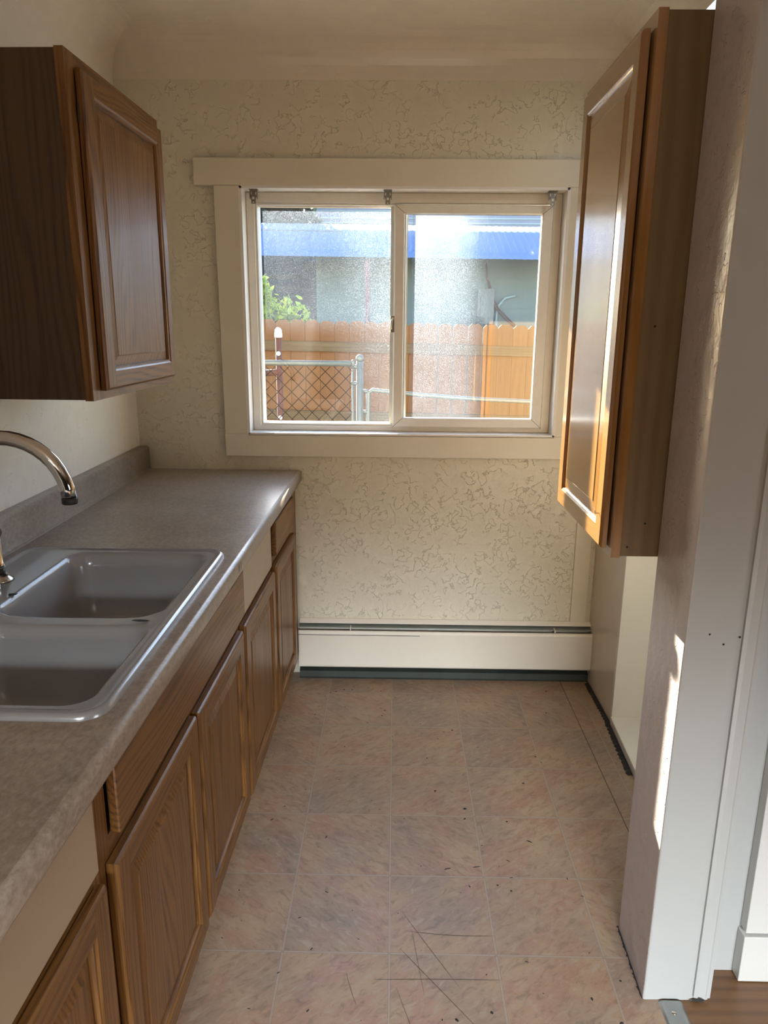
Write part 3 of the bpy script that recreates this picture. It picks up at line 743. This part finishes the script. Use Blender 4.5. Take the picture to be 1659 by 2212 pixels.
for x in (-.40, .475):
    b = MB(); b.box(x, x + .004, -.055, -.008, .212, .238); part(b, 'bracket', M['heater'], ht)
b = MB(); b.box(x0, -.10, -.0702, -.0685, .2095, .2112); part(b, 'panel_gap', M['grime'], ht)

# threshold strip between the two floors
ts = thing('threshold_strip', 'grey metal threshold strip between vinyl and wood floor', 'threshold', (.647, .90, 0))
b = MB(); b.prism_axis([(-.027, 0), (-.022, .0035), (-.015, .005), (.015, .005), (.022, .0035), (.027, 0)], -.9, .466, 'y'); part(b, 'strip', M['threshold'], ts)
b = MB(); b.lathe([(.006, .0045), (.0055, .0056), (.001, .0060)], (-.002, .435, 0), 14); part(b, 'screw', M['nickel'], ts)

# ------------------------------------------------------------------ outside
b = MB(); b.box(-14, 14, 3.15, 40, -.5, -.35)
struct(b.build('ground', M['ground']), 'bare yard outside the window', 'ground')

fn = thing('picket_fence', 'orange cedar dog-eared fence across the yard', 'fence', (0, 7.1, -.35))
pw = .1384
for i in range(-13, 14):
    xa = -1.2655 + .1392 * (i + 5) - .1392 * 0; top = 1.533 - .0152 * (xa + 1.2) + random.uniform(-.004, .004) + .35
    if xa < -2.6 or xa > 2.4: continue
    w = pw - (.006 if .25 < xa < .72 else 0)
    b = MB(); b.prism_axis([(xa, 0), (xa + w, 0), (xa + w, top - .03), (xa + w - .028, top), (xa + .028, top), (xa, top - .03)], 0, .018, 'y')
    part(b, 'picket', M['picket'], fn, .003)
for z in (1.648, 1.0): # rails carried by the pickets
    b = MB(); s = .0152
    for xa, xb in ((-2.6, .12), (.12, 2.5)):
        b.add([(xa, -.036, z - s * (xa + 1.2) - .045), (xb, -.036, z - s * (xb + 1.2) - .045), (xb, -.036, z - s * (xb + 1.2) + .045), (xa, -.036, z - s * (xa + 1.2) + .045),
               (xa, 0, z - s * (xa + 1.2) - .045), (xb, 0, z - s * (xb + 1.2) - .045), (xb, 0, z - s * (xb + 1.2) + .045), (xa, 0, z - s * (xa + 1.2) + .045)],
              [(0, 1, 2, 3), (7, 6, 5, 4), (0, 4, 5, 1), (3, 2, 6, 7), (0, 3, 7, 4), (1, 5, 6, 2)])
    part(b, 'rail', M['rail'], fn)

cl = thing('chain_link_fence', 'low galvanised chain link fence in front of the cedar fence', 'fence', (0, 4.5, -.35))
b = MB(); b.tube([(-1.6, 0, 1.620), (-.262, 0, 1.618)], .0165, 12); part(b, 'top_rail', M['galv'], cl)
b = MB(); b.tube([(-.212, 0, 0), (-.212, 0, 1.645)], .021, 14); b.lathe([(.024, 0), (.024, .02), (.014, .034), (.002, .038)], (-.212, 0, 1.635), 14); part(b, 'post', M['galv'], cl)
b = MB(); b.tube([(-.252, -.004, 0), (-.252, -.004, 1.61)], .0075, 8); b.lathe([(.011, 0), (.012, .03), (.004, .042)], (-.252, -.004, 1.60), 10)
for z in (1.60, 1.50): b.tube([(-.262, 0, z), (-.19, 0, z)], .013, 10)
part(b, 'tension_bar', M['galv'], cl)
b = MB(); sp_ = .0822
zt, zb, xl, xr = 1.600, .80, -1.6, -.255
for i in range(-12, 30):
    for sg in (1, -1):
        xs = xl + i * sp_; pts = []
        # clip the diagonal to the panel
        za, zc = zb, zt; H = zt - zb
        xa_, xb_ = (xs, xs + H) if sg > 0 else (xs + H, xs)
        t0, t1 = 0.0, 1.0; dx = xb_ - xa_
        for bound, sgn in ((xl, 1), (xr, -1)):
            va = (xa_ - bound) * sgn; vb = (xb_ - bound) * sgn
            if va < 0 and vb < 0: t0, t1 = 1, 0
            elif va < 0: t0 = max(t0, va / (va - vb))
            elif vb < 0: t1 = min(t1, va / (va - vb))
        if t1 - t0 < .02: continue
        A_ = Vector((xa_ + dx * t0, .004 * sg, za + H * t0)); B_ = Vector((xa_ + dx * t1, .004 * sg, za + H * t1))
        b.tube([A_, B_], .0022, 5, cap=False)
part(b, 'wire_mesh', M['wire'], cl, recalc=False)
gt = thing('garden_gate', 'lower galvanised tube gate beside the chain link post', 'gate', (-.165, 4.5, -.35))
b = MB(); b.tube([(.005, 0, 0), (.005, 0, 1.445), (.03, 0, 1.462), (.30, 0, 1.437), (.67, 0, 1.413), (1.0, 0, 1.401), (1.5, 0, 1.392)], .0135, 10); part(b, 'tube_frame', M['galv'], gt)
for z in (1.33, 1.455):
    b = MB(); b.tube([(-.024, 0, z), (.005, 0, z)], .012, 8); part(b, 'hinge', M['galv'], gt)

pl = thing('pipe_post', 'rusty brown steel pipe post with a white cap', 'post', (-.7215, 4.66, -.35))
b = MB(); b.tube([(0, 0, 0), (0, 0, 1.77)], .0195, 16); b.tube([(-.088, -.004, 1.548), (0, -.004, 1.553)], .020, 14); part(b, 'pipe', M['rust'], pl)
b = MB(); b.lathe([(.0235, -.002), (.0245, .002), (.0245, .026), (.0215, .03), (.0225, .034), (.0215, .045), (.013, .056), (.002, .060)], (.0, 0, 1.765), 18); part(b, 'cap', M['capwhite'], pl)
b = MB(); b.tube([(-.103, -.004, 1.547), (-.086, -.004, 1.547)], .024, 14); part(b, 'side_cap', M['capwhite'], pl)
for z in (1.668, 1.272):
    b = MB(); b.tube([(.001, -.018, z), (.001, -.026, z)], .0135, 14); b.tube([(.001, -.026, z), (.001, -.030, z)], .005, 8); part(b, 'bolt', M['capwhite'], pl)

hs = thing('neighbour_shed', 'pale green shed with a blue corrugated metal roof beyond the fence', 'shed', (0, 9, -.35))
b = MB(); nx, ny = 640, 6; PIT = .0795
V = []; F = []
for j in range(ny):
    t = j / (ny - 1)
    for i in range(nx):
        x = -3.4 + 7.2 * i / (nx - 1)
        V.append((x, 1.2 * t, 2.600 + .50 * t - .0075 * x + .0024 * math.sin(2 * PI * x / PIT)))
for j in range(ny - 1):
    for i in range(nx - 1): F.append((j * nx + i, j * nx + i + 1, (j + 1) * nx + i + 1, (j + 1) * nx + i))
b.add(V, F, 0, True); ro = part(b, 'roof', M['roof'], hs, recalc=False)
sm = ro.modifiers.new('sheet', 'SOLIDIFY'); sm.thickness = .003
b = MB(); b.box(-1.035, 3.6, 1.0, 1.1, 0, 2.90)
for z in (1.70, 2.06, 2.42): b.box(-1.035, 3.6, .992, 1.0, z, z + .006)
for x in (-.38, .62): b.box(x, x + .03, .985, 1.0, 0, 2.62)
part(b, 'wall', M['siding'], hs)
b = MB(); b.box(-3.6, -1.035, 2.2, 2.3, 0, 2.9); b.box(-1.22, -1.035, 1.0, 1.1, 0, 2.62); part(b, 'porch_wall', M['porch_shade'], hs)
b = MB()
for z in (2.28, 2.42): b.box(-3.6, -1.05, 1.3, 1.36, z, z + .055)
for x in (-1.13,): b.box(x, x + .015, .98, 1.0, 0, 2.5)
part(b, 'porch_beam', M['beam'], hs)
b = MB(); b.box(-.365, -.308, .08, .14, 0, 2.58); part(b, 'post', M['redpost'], hs)
b = MB(); b.box(1.06, 1.27, .90, .985, 1.86, 2.30); b.box(1.10, 1.23, .885, .90, 1.94, 2.22); part(b, 'meter_box', M['meter'], hs)
b = MB()
b.tube([(1.31, .96, 1.7), (1.315, .96, 1.98), (1.34, .96, 2.10), (1.42, .96, 2.19), (1.55, .96, 2.22)], .017, 10); b.tube([(1.31, .96, 1.72), (1.31, .96, 1.90)], .03, 10); part(b, 'conduit', M['fascia'], hs)
b = MB()
for dx in (0, .03):
    b.tube([(1.15, .92, 2.62), (1.165 + dx * .2, .92, 2.44), (1.205 + dx * .4, .92, 2.32), (1.25 + dx * .6, .92, 2.17), (1.31 + dx, .92, 2.05), (1.40 + dx * 1.5, .92, 1.95), (1.56 + dx, .92, 1.82)], .010, 8)
part(b, 'power_cable', M['cable'], hs)
b = MB(); b.tube([(-2.6, .62, 2.975), (-.68, .75, 2.965)], .007, 6); part(b, 'roof_wire', M['meter'], hs)
b = MB()
for i in range(26):
    a = random.uniform(0, 6.28); c = Vector((1.02 + random.uniform(-.12, .12), .86, 1.86 + random.uniform(0, .10)))
    b.tube([c, c + Vector((math.cos(a) * .08, 0, math.sin(a) * .05)), c + Vector((math.cos(a + .7) * .10, 0, math.sin(a + .7) * .05))], .005, 5)
part(b, 'wire_tangle', M['meter'], hs)

h2 = thing('neighbour_house', 'lavender house with pale teal fascia boards behind the shed roof', 'house', (0, 14, -.35))
b = MB(); b.box(-1.5, 9, .1, 6, 0, 4.2); part(b, 'wall', M['lav'], h2)
b = MB(); b.box(-1.62, 9, -.06, .10, 3.43, 3.54); part(b, 'gutter', M['fascia'], h2)
b = MB(); b.box(-1.52, 9, .0, .10, 3.20, 3.41); part(b, 'fascia', M['fascia'], h2)
b = MB()
for z in (3.60, 3.68, 3.80): b.box(-1.5, 9, .085, .1, z, z + .02)
part(b, 'siding_board', M['fascia'], h2)

def leaves(n, cx, cy, cz, rx, ry, rz, size, shell=.5):
    b = MB()
    for _ in range(n):
        v = Vector((random.gauss(0, 1), random.gauss(0, 1), random.gauss(0, 1))).normalized() * (shell + (1 - shell) * random.random())
        c = Vector((cx + v.x * rx, cy + v.y * ry, cz + v.z * rz))
        r = Quaternion((random.gauss(0, 1), random.gauss(0, 1), random.gauss(0, 1), random.gauss(0, 1))).normalized().to_matrix()
        s = size * random.uniform(.6, 1.3)
        b.add([c + r @ Vector(p) * s for p in ((0, -1, 0), (.45, -.2, .06), (.3, .5, .04), (0, 1, -.06), (-.3, .5, .04), (-.45, -.2, .06))], [(0, 1, 2, 3), (0, 3, 4, 5)])
    return b
def join(*bs):
    r = MB()
    for q in bs: r.add(q.v, q.f)
    return r
bu = thing('bush', 'yellow green leafy bush showing over the fence', 'bush', (-1.25, 7.5, -.35))
part(join(leaves(420, -.10, 0, 1.92, .24, .22, .32, .04, .3), leaves(360, .20, .03, 1.86, .24, .2, .27, .04, .3), leaves(120, -.06, 0, 2.16, .10, .1, .14, .04, .2)), 'foliage', M['leaf'], bu, recalc=False)
b = MB()
for dx, dy in ((-.12, 0), (.15, .05), (.02, 0)): b.tube([(dx * .3, dy, 0), (dx * .6, dy, .9), (dx * 1.5, dy, 1.7)], [.02, .015, .006], 7)
part(b, 'stem', M['bark'], bu)
tr = thing('tree', 'dark green tree behind the shed at the upper left of the window', 'tree', (-3.1, 12.7, -.35))
part(join(leaves(2600, 0, 0, 3.5, 1.5, .9, 1.1, .10, .3), leaves(2600, 1.05, .2, 3.55, .80, .55, .75, .10, .1)), 'foliage', M['leafdark'], tr, recalc=False)
b = MB(); b.tube([(0, 0, 0), (.05, 0, 1.6), (-.05, 0, 3.2)], [.16, .13, .07], 10); part(b, 'trunk', M['bark'], tr)

# ------------------------------------------------------------------ light
w = bpy.data.worlds.new('sky'); S.world = w; w.use_nodes = True
nt = w.node_tree; nt.nodes.clear()
sky = nt.nodes.new('ShaderNodeTexSky'); sky.sky_type = 'NISHITA'; sky.sun_disc = False
SUN = Vector((.37, -1, -.42)).normalized()
sky.sun_elevation = math.asin(-SUN.z); sky.sun_rotation = math.atan2(-SUN.x, -SUN.y)
sky.air_density = 1.0; sky.dust_density = .6; sky.ozone_density = 1.5
bg = nt.nodes.new('ShaderNodeBackground'); bg.inputs[1].default_value = 1.2
wo = nt.nodes.new('ShaderNodeOutputWorld')
nt.links.new(sky.outputs[0], bg.inputs[0]); nt.links.new(bg.outputs[0], wo.inputs[0])
def lamp(name, typ, loc, direction, energy, color=(1, 1, 1), **kw):
    d = bpy.data.lights.new(name, typ); d.energy = energy; d.color = color
    for k, v in kw.items(): setattr(d, k, v)
    o = bpy.data.objects.new(name, d); COL.objects.link(o); o.location = loc
    o.rotation_euler = Vector(direction).to_track_quat('-Z', 'Y').to_euler(); return o
lamp('sun', 'SUN', (-4, 12, 6), SUN, 62.0, (1.0, .91, .76), angle=.0093)
# added fill lights without fixtures, behind and beside the viewer
lamp('rear_fill', 'AREA', (.5, -4.2, 2.40), (-.03, .80, -.62), 190, (.87, .94, 1.0), shape='RECTANGLE', size=2.6, size_y=.8, spread=math.radians(52))  # added fill from the rear
lamp('side_fill', 'AREA', (3.9, -1.0, 1.25), (-1, .45, -.12), 9, (.97, .98, 1.0), shape='RECTANGLE', size=1.6, size_y=1.3, spread=math.radians(90))  # added fill from the right, in front of a solid wall
lamp('upward_fill', 'AREA', (.6, -2.6, 1.7), (0, .35, 1), 16, (.92, .96, 1.0), shape='DISK', size=.5, spread=math.radians(120))  # added fill aimed at the ceiling, no fixture
# skylight entering through the kitchen window
# ------------------------------------------------------------------ camera
cam = bpy.data.cameras.new('camera'); co = bpy.data.objects.new('camera', cam); COL.objects.link(co)
f_, yaw, pitch, roll, H = 1590., .0130, math.atan(406 / 1590.), .0085, 1.5
fw = Vector((-math.sin(yaw) * math.cos(pitch), math.cos(yaw) * math.cos(pitch), -math.sin(pitch)))
rt = Vector((math.cos(yaw), math.sin(yaw), 0)); dn = fw.cross(rt)
rt2 = rt * math.cos(roll) - dn * math.sin(roll); dn2 = rt * math.sin(roll) + dn * math.cos(roll)
mw = Matrix(((rt2.x, -dn2.x, -fw.x, 0), (rt2.y, -dn2.y, -fw.y, 0), (rt2.z, -dn2.z, -fw.z, H), (0, 0, 0, 1)))
co.matrix_world = mw
cam.sensor_fit = 'VERTICAL'; cam.sensor_height = 24.0; cam.lens = f_ / 2212 * 24.0; cam.clip_start = .02; cam.clip_end = 200
S.camera = co
S.view_settings.view_transform = 'Standard'; S.view_settings.look = 'None'; S.view_settings.gamma = 1.0
S.view_settings.use_curve_mapping = False; S.view_settings.exposure = 0.32
cy = S.cycles
cy.use_denoising = True; cy.max_bounces = 7; cy.diffuse_bounces = 4; cy.glossy_bounces = 3; cy.transparent_max_bounces = 10
cy.use_adaptive_sampling = True; cy.adaptive_threshold = .025
cy.sample_clamp_indirect = 6.0; cy.caustics_reflective = False; cy.caustics_refractive = False
